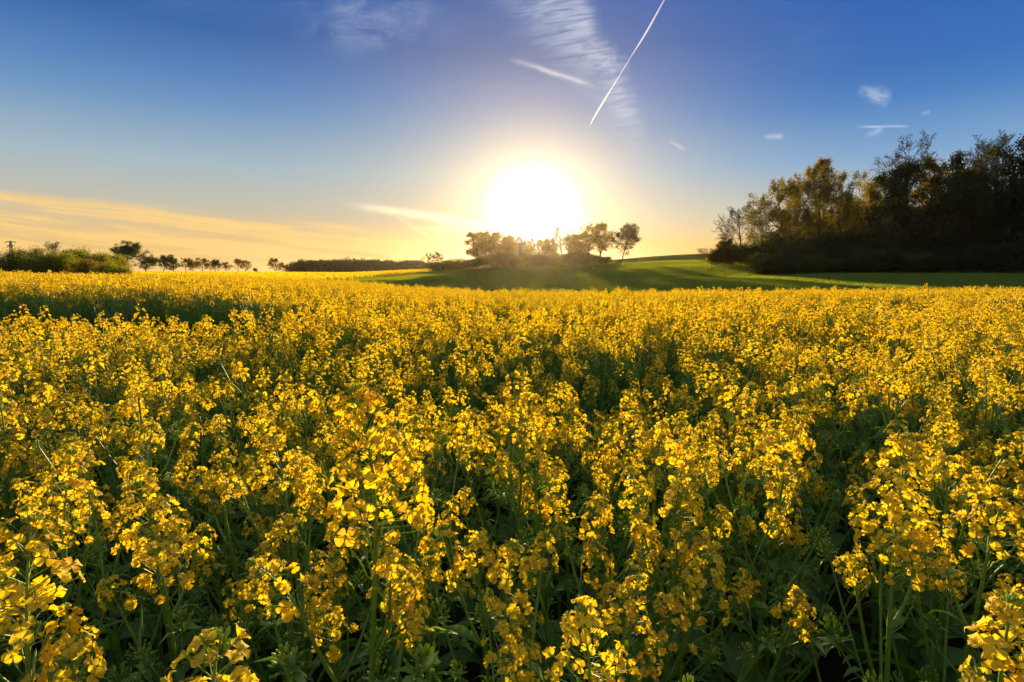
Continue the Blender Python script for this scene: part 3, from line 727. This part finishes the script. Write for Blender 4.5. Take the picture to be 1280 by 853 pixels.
def variant(seed, kind):
    """returns (trunk mesh, crown mesh, height, name)"""
    H = 12.0
    if kind == 'bare':
        g = TreeGen(seed, H, .42, lim=(16, 9, 7, 5), first=.15, upward=.7); return g.wood(.012).mesh('trunk', [M_BARK]), g.leaves(500, .05, .05, (4,)).mesh('crown', [M_BROWNLEAF], False), H, 'bare_tree'
    if kind == 'open':
        g = TreeGen(seed, H, .42, lim=(12, 7, 5, 3), first=.22); return g.wood(.012).mesh('trunk', [M_BARK]), g.leaves(12000, .10, .20, (3, 4), 1.2).mesh('crown', [M_SPRING], False), H, 'deciduous_tree'
    if kind == 'copper':
        g = TreeGen(seed, H, .45, lim=(12, 7, 5, 3), first=.18); return g.wood(.012).mesh('trunk', [M_BARK]), g.leaves(12000, .10, .20, (3, 4), 1.0).mesh('crown', [M_BROWNLEAF], False), H, 'deciduous_tree'
    if kind == 'dark':
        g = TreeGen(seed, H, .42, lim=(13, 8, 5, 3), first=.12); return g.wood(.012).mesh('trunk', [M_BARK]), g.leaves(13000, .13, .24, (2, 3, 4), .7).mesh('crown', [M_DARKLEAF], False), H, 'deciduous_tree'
    if kind == 'round':
        g = TreeGen(seed, H, .62, lim=(12, 7, 5, 3), first=.17, upward=.35); return g.wood(.014).mesh('trunk', [M_BARK]), g.leaves(17000, .14, .30, (2, 3, 4), .8).mesh('crown', [M_DARKLEAF], False), H, 'round_tree'
    if kind == 'gold':
        g = TreeGen(seed, H, .52, lim=(12, 7, 5, 3), first=.17, upward=.45); return g.wood(.014).mesh('trunk', [M_BARK]), g.leaves(13000, .13, .24, (2, 3, 4), 1.1).mesh('crown', [M_SPRING], False), H, 'deciduous_tree'
    if kind == 'column':
        g = TreeGen(seed, H, .22, lim=(13, 6, 5, 3), first=.2, upward=1.0); return g.wood(.012).mesh('trunk', [M_BARK]), g.leaves(7000, .11, .15, (2, 3, 4), 1.0).mesh('crown', [M_SPRING], False), H, 'slender_tree'
    if kind == 'mistle':
        g = TreeGen(seed, H, .45, lim=(9, 4, 3), first=.35); rng = g.rng
        tips = np.array([q[1] for q in g.seg[2]])[::5]; P = np.concatenate([t_ + rng.normal(0, .33, (170, 3)) for t_ in tips[:26]])
        return g.wood(.02).mesh('trunk', [M_BARK]), leafquads(P, .14, rng).mesh('crown', [M_DARKLEAF], False), H, 'mistletoe_tree'
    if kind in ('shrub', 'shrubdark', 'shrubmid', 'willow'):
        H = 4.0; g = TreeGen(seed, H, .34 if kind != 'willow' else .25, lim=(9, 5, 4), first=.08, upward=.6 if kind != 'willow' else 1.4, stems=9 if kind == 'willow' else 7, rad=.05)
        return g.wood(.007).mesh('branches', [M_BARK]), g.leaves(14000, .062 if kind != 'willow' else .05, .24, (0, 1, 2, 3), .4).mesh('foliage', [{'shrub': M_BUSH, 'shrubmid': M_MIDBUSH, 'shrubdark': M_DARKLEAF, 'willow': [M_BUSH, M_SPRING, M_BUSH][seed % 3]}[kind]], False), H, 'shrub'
VARS = {}
HMAX = {}
def getvar(kind, i):
    if (kind, i) not in VARS:
        v = VARS[(kind, i)] = variant(1000 + sum(map(ord, kind)) * 7 + i * 13, kind); z = []
        for me in v[:2]:
            c = np.zeros(len(me.vertices) * 3, np.float32); me.vertices.foreach_get('co', c); z.append(c[2::3])
        HMAX[v[1].name] = float(np.percentile(np.concatenate(z), 99.7))
    return VARS[(kind, i)]
rt = rs(31)
def tree(kind, i, px, top_py, Y, width, label, group, cat='tree', rz=None):
    """width: side stretch against the variant's own proportions"""
    tm, cm, H, nm = getvar(kind, i); H = HMAX[cm.name]
    p = at(px, top_py, Y); gz = float(ground_z(p[0], p[1])); h = max(p[2] - gz, .5); s = h / H
    o = link(nm, None, None, label, cat, group); o.empty_display_size = .5
    o.location = (p[0], p[1], gz - (.07 * h if cat == 'shrub' else .03)); o.rotation_euler = (0, 0, rt.uniform(0, 6.28) if rz is None else rz)
    o.scale = (s * width, s * width, s)
    link('trunk' if cat != 'shrub' else 'branches', tm, o); link('crown' if cat != 'shrub' else 'foliage', cm, o)
    return o

# --- the wood on the right: front trees
G = 'trees along the edge of the dark wood'
WOOD = [
    ('bare', 0, 930, 257, 132, 1.15, 'low bare tree with fine branches, first of the wood on its field side'),
    ('bare', 1, 950, 268, 138, 1.05, 'small bare tree tucked beside the first leafy tree of the wood'),
    ('round', 0, 905, 297, 126, 1.0, 'small round bushy tree at the tip of the wood below the bare tree'),
    ('copper', 0, 985, 224, 104, 1.05, 'amber leaved broad tree at the left end of the tall wood'),
    ('open', 0, 1005, 226, 110, 1.0, 'yellow green tree close behind the amber tree at the wood end'),
    ('open', 1, 1033, 203, 108, .85, 'tall loose topped light green tree breaking the skyline left in the wood'),
    ('copper', 1, 1062, 212, 104, 1.0, 'amber crowned tree right of the loose topped light green one'),
    ('open', 2, 1084, 214, 110, .9, 'yellowish tree between the amber crown and the dark arched crown'),
    ('dark', 0, 1108, 206, 104, .95, 'dark arched crown standing left of the tall bare tree'),
    ('bare', 2, 1142, 170, 106, .95, 'tall fine twigged bare tree highest in the middle of the wood'),
    ('column', 0, 1170, 200, 104, 1.1, 'thin leafed slender tree just right of the tall bare tree'),
    ('dark', 1, 1192, 204, 110, .9, 'dark leafy tree with ragged top between slender and pale trees'),
    ('bare', 3, 1214, 182, 112, .8, 'pale pointed half bare tree rising right of the ragged dark top'),
    ('dark', 2, 1234, 196, 102, .95, 'very dark dense tree beside the pale pointed one'),
    ('bare', 0, 1262, 166, 102, .95, 'large bare twigged tree near the right border of the wood'),
    ('dark', 3, 1290, 170, 98, 1.0, 'dark tall tree cut by the right border'),
]
for j, (px, tp, w, lab) in enumerate([(897, 309, 1.7, 'round dark shrub at the very tip of the wood by the hill'), (915, 303, 1.7, 'dark shrub under the left of the low bare tree'), (935, 305, 1.6, 'dark shrub under the right of the low bare tree'), (955, 300, 1.6, 'dark shrub filling the gap before the amber tree')]):
    tree('shrubdark', j % 3, px, tp, 128, w, lab, 'shrubs at the tip of the wood', 'shrub')
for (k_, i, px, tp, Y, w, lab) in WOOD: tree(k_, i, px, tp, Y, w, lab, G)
for j, (px, tp, Y) in enumerate([(1330, 165, 96), (1390, 160, 94), (1450, 160, 92)]): tree('dark', j, px, tp, Y, 1.0, 'dark tree continuing the wood beyond the right border', 'trees of the wood beyond the border')
for j in range(26):                                              # the dark depth of the wood
    px = 985 + j * 15.5 + rt.uniform(-6, 6); Y = [118, 126, 135][j % 3]
    edge = np.interp(px, [960, 1035, 1100, 1180, 1290, 1400], [268, 244, 238, 240, 222, 212]) + rt.uniform(0, 22)
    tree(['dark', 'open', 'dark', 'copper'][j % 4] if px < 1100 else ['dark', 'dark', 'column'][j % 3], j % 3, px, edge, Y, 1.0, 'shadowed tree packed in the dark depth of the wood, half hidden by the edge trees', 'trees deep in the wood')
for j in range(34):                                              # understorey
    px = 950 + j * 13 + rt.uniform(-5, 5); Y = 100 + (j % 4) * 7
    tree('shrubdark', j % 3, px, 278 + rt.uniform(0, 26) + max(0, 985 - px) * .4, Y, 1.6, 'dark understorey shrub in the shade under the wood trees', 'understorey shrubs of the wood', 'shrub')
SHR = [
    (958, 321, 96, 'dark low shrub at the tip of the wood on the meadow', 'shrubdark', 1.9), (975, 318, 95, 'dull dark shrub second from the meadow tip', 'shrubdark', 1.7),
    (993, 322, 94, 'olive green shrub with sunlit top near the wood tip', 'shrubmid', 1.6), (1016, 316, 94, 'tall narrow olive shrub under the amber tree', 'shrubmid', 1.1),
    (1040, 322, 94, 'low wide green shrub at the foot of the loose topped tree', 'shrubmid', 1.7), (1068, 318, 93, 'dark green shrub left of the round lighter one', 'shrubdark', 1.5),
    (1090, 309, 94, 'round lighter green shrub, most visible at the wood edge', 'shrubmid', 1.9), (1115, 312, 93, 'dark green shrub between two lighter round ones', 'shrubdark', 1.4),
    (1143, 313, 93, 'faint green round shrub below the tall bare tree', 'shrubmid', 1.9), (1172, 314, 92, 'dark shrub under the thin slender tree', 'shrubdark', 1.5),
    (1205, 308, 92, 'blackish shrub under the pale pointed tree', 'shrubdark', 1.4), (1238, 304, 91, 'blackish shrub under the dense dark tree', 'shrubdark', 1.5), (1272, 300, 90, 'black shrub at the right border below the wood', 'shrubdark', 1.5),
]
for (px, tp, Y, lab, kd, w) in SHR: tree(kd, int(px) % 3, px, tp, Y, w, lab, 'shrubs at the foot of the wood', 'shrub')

# --- trees round the sun
G = 'trees on the rise under the sun'
MID = [
    ('mistle', 0, 537, 316, 172, .8, 'small tree with ball shaped clumps, left of its twin'),
    ('mistle', 1, 549, 314, 174, .8, 'small tree with ball shaped clumps, right of its twin'),
    ('column', 0, 597, 290, 180, 1.5, 'narrow golden tree at the left end of the group under the sun'),
    ('gold', 1, 614, 289, 182, .9, 'golden lacy tree second in the group under the sun'),
    ('open', 2, 631, 291, 181, .8, 'golden lacy tree with a flat top left of the sun'),
    ('column', 1, 641, 297, 184, 1.2, 'thin golden tree directly under the left of the sun'),
    ('bare', 1, 652, 299, 180, .7, 'short bare tree straight under the sun'),
    ('bare', 2, 668, 299, 182, .6, 'bare little tree below the middle of the sun'),
    ('bare', 3, 683, 298, 180, .6, 'bare little tree below the right of the sun'),
    ('bare', 0, 703, 281, 181, .62, 'taller bare tree with small flat top right of the sun'),
    ('column', 2, 716, 296, 183, 1.2, 'thin pale tree left of the round golden ones'),
    ('gold', 1, 643, 295, 185, .9, 'golden tree filling the gap left of the bare ones under the sun'),
    ('gold', 0, 672, 298, 185, .8, 'low golden tree straight under the sun behind the bare ones'),
    ('gold', 1, 722, 292, 184, .9, 'golden tree behind the thin pale one, right of the sun'),
    ('gold', 0, 604, 296, 186, .9, 'golden tree behind the gap of the two leftmost tall ones'),
    ('open', 0, 657, 300, 184, .6, 'little golden tree low against the middle of the sun'),
    ('open', 2, 690, 296, 185, .6, 'golden tree crown just below the right half of the sun'),
    ('gold', 0, 736, 289, 182, .8, 'spreading golden tree leaning toward the sun'),
    ('gold', 1, 752, 278, 180, .72, 'tall rounded golden brown tree, left of the final one'),
    ('round', 1, 779, 281, 180, .72, 'tall round tree with visible forked trunk, last on the right of the group'),
]
for (k_, i, px, tp, Y, w, lab) in MID: tree(k_, i, px, tp, Y, w * 1.6, lab, G)
hb = [(548, 327), (562, 322), (576, 325), (590, 322), (604, 318), (618, 316), (632, 314), (646, 317), (660, 315), (674, 317), (688, 315), (702, 316), (716, 314), (730, 315), (744, 317), (757, 320), (770, 326)]
wd = ['under the ball shaped trees', 'small, beside the ball shaped trees', 'dull, in the gap before the golden trees', 'at the foot of the narrow golden tree', 'between narrow and lacy golden trees', 'at the foot of the lacy golden tree',
      'beneath the flat topped golden tree', 'beneath the left edge of the sun', 'directly beneath the sun', 'just right of the spot beneath the sun', 'beneath the right edge of the sun', 'under the taller bare tree',
      'right of the taller bare tree', 'under the leaning golden tree', 'left of the rounded golden brown tree', 'under the rounded golden brown tree', 'low, at the trunk of the last round tree']
for j, ((px, tp), w_) in enumerate(zip(hb, wd)): tree('shrub' if j % 3 else 'shrubdark', j % 3, px, tp, 176 + (j % 3) * 2, 2.1, 'hedge shrub ' + w_, 'hedge under the sun', 'shrub')

# --- left: willow scrub, oak and the far row
LEFT = [
    ('willow', 0, -30, 306, 62, 1.5, 'feathery green shrub cut by the left border'), ('willow', 1, 8, 312, 60, 1.5, 'feathery green shrub under the pylon at the left border'),
    ('willow', 2, 30, 306, 62, 1.4, 'tallest feathery green shrub of the left scrub'), ('willow', 0, 52, 312, 60, 1.4, 'brownish green shrub left of the bare treetop'),
    ('willow', 1, 75, 313, 61, 1.5, 'feathery shrub below the bare treetop'), ('shrub', 0, 95, 309, 68, 1.3, 'bright green rounded shrub behind the middle of the left scrub'),
    ('shrub', 1, 118, 309, 70, 1.3, 'green rounded shrub left of the round oak'), ('willow', 2, 103, 322, 58, 1.6, 'low olive shrub in front of the green rounded ones'),
    ('willow', 0, 128, 326, 58, 1.7, 'low sunlit olive shrub in front of the oak'), ('willow', 1, 152, 331, 57, 1.9, 'lowest olive shrub tapering off at the right end of the scrub'),
    ('shrub', 2, 142, 316, 74, 1.2, 'green shrub leaning against the left of the oak'),
]
for (k_, i, px, tp, Y, w, lab) in LEFT: tree(k_, i, px, tp, Y, w, lab, 'shrubs of the scrub on the left', 'shrub')
G = 'trees left of the wood on the far field'
LT = [
    ('bare', 1, 68, 302, 120, .7, 'thin bare treetop poking out above the left scrub'),
    ('round', 0, 157, 302, 150, .80, 'large round oak above the right end of the left scrub'),
    ('round', 2, 180, 318, 156, .9, 'broad brown tree low behind the right of the oak'),
    ('round', 1, 203, 321, 250, .95, 'dense dark wide tree first in the far row, right of the oak'),
    ('dark', 0, 217, 324, 255, 1.0, 'dark leafy tree joined to the dense wide one in the far row'),
    ('gold', 0, 230, 325, 252, .8, 'slim tree after the dense block of the far row'),
    ('round', 0, 240, 327, 255, .7, 'leaning fork topped tree in the left part of the far row'),
    ('gold', 1, 252, 325, 250, .95, 'tall airy pointed tree in the middle of the far row'),
    ('gold', 1, 263, 328, 256, .8, 'small dark tree just right of the airy pointed one'),
    ('round', 1, 273, 327, 252, .7, 'dark clumpy tree in the far row with gaps of sky below'),
    ('gold', 1, 283, 330, 250, .7, 'short loose tree right of the clumpy one'),
    ('open', 1, 296, 326, 250, 1.0, 'broad half bare tree in the right part of the far row'),
    ('gold', 0, 305, 328, 254, .8, 'last tall tree at the right end of the far row'),
    ('round', 2, 320, 337, 250, .8, 'tiny low tree standing after the end of the far row'),
    ('gold', 1, 343, 325, 250, .85, 'lone rounded tree between the far row and the long dark wood'),
    ('dark', 1, 353, 331, 255, .8, 'small dark tree touching the left end of the long dark wood'),
]
for (k_, i, px, tp, Y, w, lab) in LT: tree(k_, i, px, tp - (2.5 if Y > 200 else 0), Y, w * (1.4 if Y > 200 else 1.65), lab, G)

# --- the long far wood, one mass
def far_wood():
    rng = rs(55); n = 46000; Y0 = 400.0
    px = rng.uniform(357, 592, n); t = np.interp(px, [357, 366, 380, 440, 500, 515, 530, 545, 592], [334, 328, 326.5, 325.5, 327.5, 325.5, 329, 330, 332])
    yv = Y0 + rng.uniform(0, 26, n); x = (px - 640) / 711 * Y0 * 1.0
    top = EYE + (343 - t) / 711 * Y0; top = top + .5 * np.sin(x * .55) + .4 * np.sin(x * 1.7 + 1) + .35 * np.sin(x * 3.1)
    z = ground_z(x, yv) + (top - ground_z(x, yv)) * rng.rand(n) ** .8
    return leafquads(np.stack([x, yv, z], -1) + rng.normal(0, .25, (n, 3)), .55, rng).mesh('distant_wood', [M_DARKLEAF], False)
link('distant_wood', far_wood(), None, 'long low dark wood on the horizon behind the far rapeseed field', 'wood', None, 'stuff')
for j, (px, tp, lab) in enumerate([(377, 324, 'small knob of a tree topping the left of the long dark wood'), (417, 323, 'bare little treetop on the long dark wood'), (434, 320, 'highest bare treetop poking above the long dark wood'),
                                   (453, 322, 'bare treetop right of the highest one on the long dark wood'), (469, 324, 'faint rounded treetop over the right half of the long dark wood'), (486, 325, 'thin bare treetop near the right end of the long dark wood'), (512, 325.5, 'round bushy top at the right end of the long dark wood')]):
    tree('bare' if j not in (0, 4, 6) else 'round', j % 3, px, tp, 408, .8, lab, 'treetops above the long dark wood')

# ------------------------------------------------------------------ pylon, post, contrail
M_STEEL = plain_mat('weathered_steel', (0.16, 0.16, 0.16, 1), (0.28, 0.27, 0.26, 1), 20, 0.6, 0.1)
M_WOODP = plain_mat('weathered_wood', (0.12, 0.09, 0.06, 1), (0.22, 0.17, 0.12, 1), 20, 0.9, 0.4)
def pylon():
    p = at(13, 302, 260); g = float(ground_z(p[0], p[1])); h = p[2] - g
    o = link('power_pylon', None, None, 'grey lattice power pylon top above the left scrub', 'pylon'); o.location = (p[0], p[1], g); o.rotation_euler = (0, 0, .3)
    mb = MB(); S = []
    for sx, sy in ((-1, -1), (1, -1), (1, 1), (-1, 1)): S.append(((sx * 1.3, sy * 1.3, -.2), (sx * .22, sy * .22, h)))
    for k_ in range(9):
        z0, z1 = h * k_ / 9, h * (k_ + 1) / 9; w0, w1 = 1.3 - 1.08 * k_ / 9, 1.3 - 1.08 * (k_ + 1) / 9
        for (a, b) in (((-1, -1), (1, -1)), ((1, -1), (1, 1)), ((1, 1), (-1, 1)), ((-1, 1), (-1, -1))):
            S.append(((a[0] * w0, a[1] * w0, z0), (b[0] * w1, b[1] * w1, z1))); S.append(((b[0] * w0, b[1] * w0, z0), (a[0] * w1, a[1] * w1, z1)))
    lofts(mb, [s[0] for s in S], [s[1] for s in S], [(0, 1), (1, 1)], .09, 4); link('tower_frame', mb.mesh('tower_frame', [M_STEEL], False), o)
    for z_, L in ((h - .3, 2.1), (h - 2.0, 1.5)):
        mb = MB(); lofts(mb, [(-L, 0, z_), (-L, 0, z_), (L, 0, z_)], [(L, 0, z_), (0, 0, z_ + .5), (0, 0, z_ + .5)], [(0, 1), (1, 1)], .10, 4)
        ca = link('cross_arm', mb.mesh('cross_arm', [M_STEEL], False), o)
        for sx in (-1, 1):
            mb = MB(); lofts(mb, [(sx * (L - .15), 0, z_ - .08)], [(sx * (L - .15), 0, z_ - .9)], [(0, .6), (.2, 1), (.4, .6), (.6, 1), (.8, .6), (1, 1)], .12, 6)
            link('insulator', mb.mesh('insulator', [M_STEEL], False), ca)
pylon()
def post():
    p = at(797, 320.5, 200); g = float(ground_z(p[0], p[1])); h = 1.5; mb = MB()
    lofts(mb, [(0, 0, -.2), ], [(0, 0, h)], [(0, 1), (.95, .95), (1, .6), (1.001, .01)], .09, 8)
    o = link('fence_post', mb.mesh('fence_post', [M_WOODP], False), None, 'small wooden post on the grassy hill right of the last round tree', 'post'); o.location = (p[0], p[1], g)
post()

def trail_mat():
    m = bpy.data.materials.new('ice_trail'); m.use_nodes = True; t = m.node_tree; t.nodes.clear(); N = NT(t)
    v = N.new('ShaderNodeVolumeScatter'); v.inputs['Color'].default_value = (1, 1, 1, 1); v.inputs['Density'].default_value = .0026; v.inputs['Anisotropy'].default_value = .55
    o = N.new('ShaderNodeOutputMaterial'); t.links.new(v.outputs[0], o.inputs['Volume']); return m
def contrail():
    K = [(866, -60, 3, .9), (848, -30, 3.2, .9), (829, 2, 3, .95), (814, 30, 4, 1.0), (801, 52, 3.4, .8), (791, 67, 1.6, .5), (782, 82, 1.5, .35), (773, 97, 1.6, .3), (765, 110, 1.8, .45), (757, 123, 3.4, 1.0), (747, 139, 3.4, 1.0), (741, 150, 2.2, 1.0), (736.5, 159, .5, 1.0)]
    K = np.array(K, float); s = np.linspace(0, len(K) - 1, 60); Kp = np.stack([np.interp(s, np.arange(len(K)), K[:, j]) for j in range(4)], -1)
    for _ in range(4): Kp[1:-1] = (Kp[:-2] + 2 * Kp[1:-1] + Kp[2:]) / 4
    rng = rs(3); pts = []; rad = []
    for q in Kp:
        r = ray(q[0], q[1]); D = 9000.0 / r[2]; pts.append(np.array([0, 0, EYE]) + r * D); rad.append(q[2] / 711 * D * .30 * rng.uniform(.95, 1.05))
    rad[0] *= .02; rad[-1] = .5
    mb = MB(); tube(mb, pts, rad, 12, 0)
    link('contrail', mb.mesh('contrail', [trail_mat()]), None, 'bright white aircraft contrail slanting down through the blue sky above the sun', 'contrail')
contrail()

# ------------------------------------------------------------------ evening haze
def haze():
    m = bpy.data.materials.new('evening_haze'); m.use_nodes = True; t = m.node_tree; t.nodes.clear()
    v = t.nodes.new('ShaderNodeVolumePrincipled'); v.inputs['Color'].default_value = (1.0, .82, .52, 1); v.inputs['Density'].default_value = .00004; v.inputs['Anisotropy'].default_value = .88
    o = t.nodes.new('ShaderNodeOutputMaterial'); t.links.new(v.outputs[0], o.inputs['Volume'])
    x0, x1_, y0, y1_, z0, z1 = -2600., 2600., -70., 2600., -2., 36.
    V = [(x0, y0, z0), (x1_, y0, z0), (x1_, y1_, z0), (x0, y1_, z0), (x0, y0, z1), (x1_, y0, z1), (x1_, y1_, z1), (x0, y1_, z1)]
    mb = MB(); mb.add(V, [[3, 2, 1, 0], [4, 5, 6, 7], [0, 1, 5, 4], [1, 2, 6, 5], [2, 3, 7, 6], [3, 0, 4, 7]])
    link('haze', mb.mesh('haze', [m], False), None, 'thin golden evening haze over field and trees', 'haze', None, 'stuff')
haze()
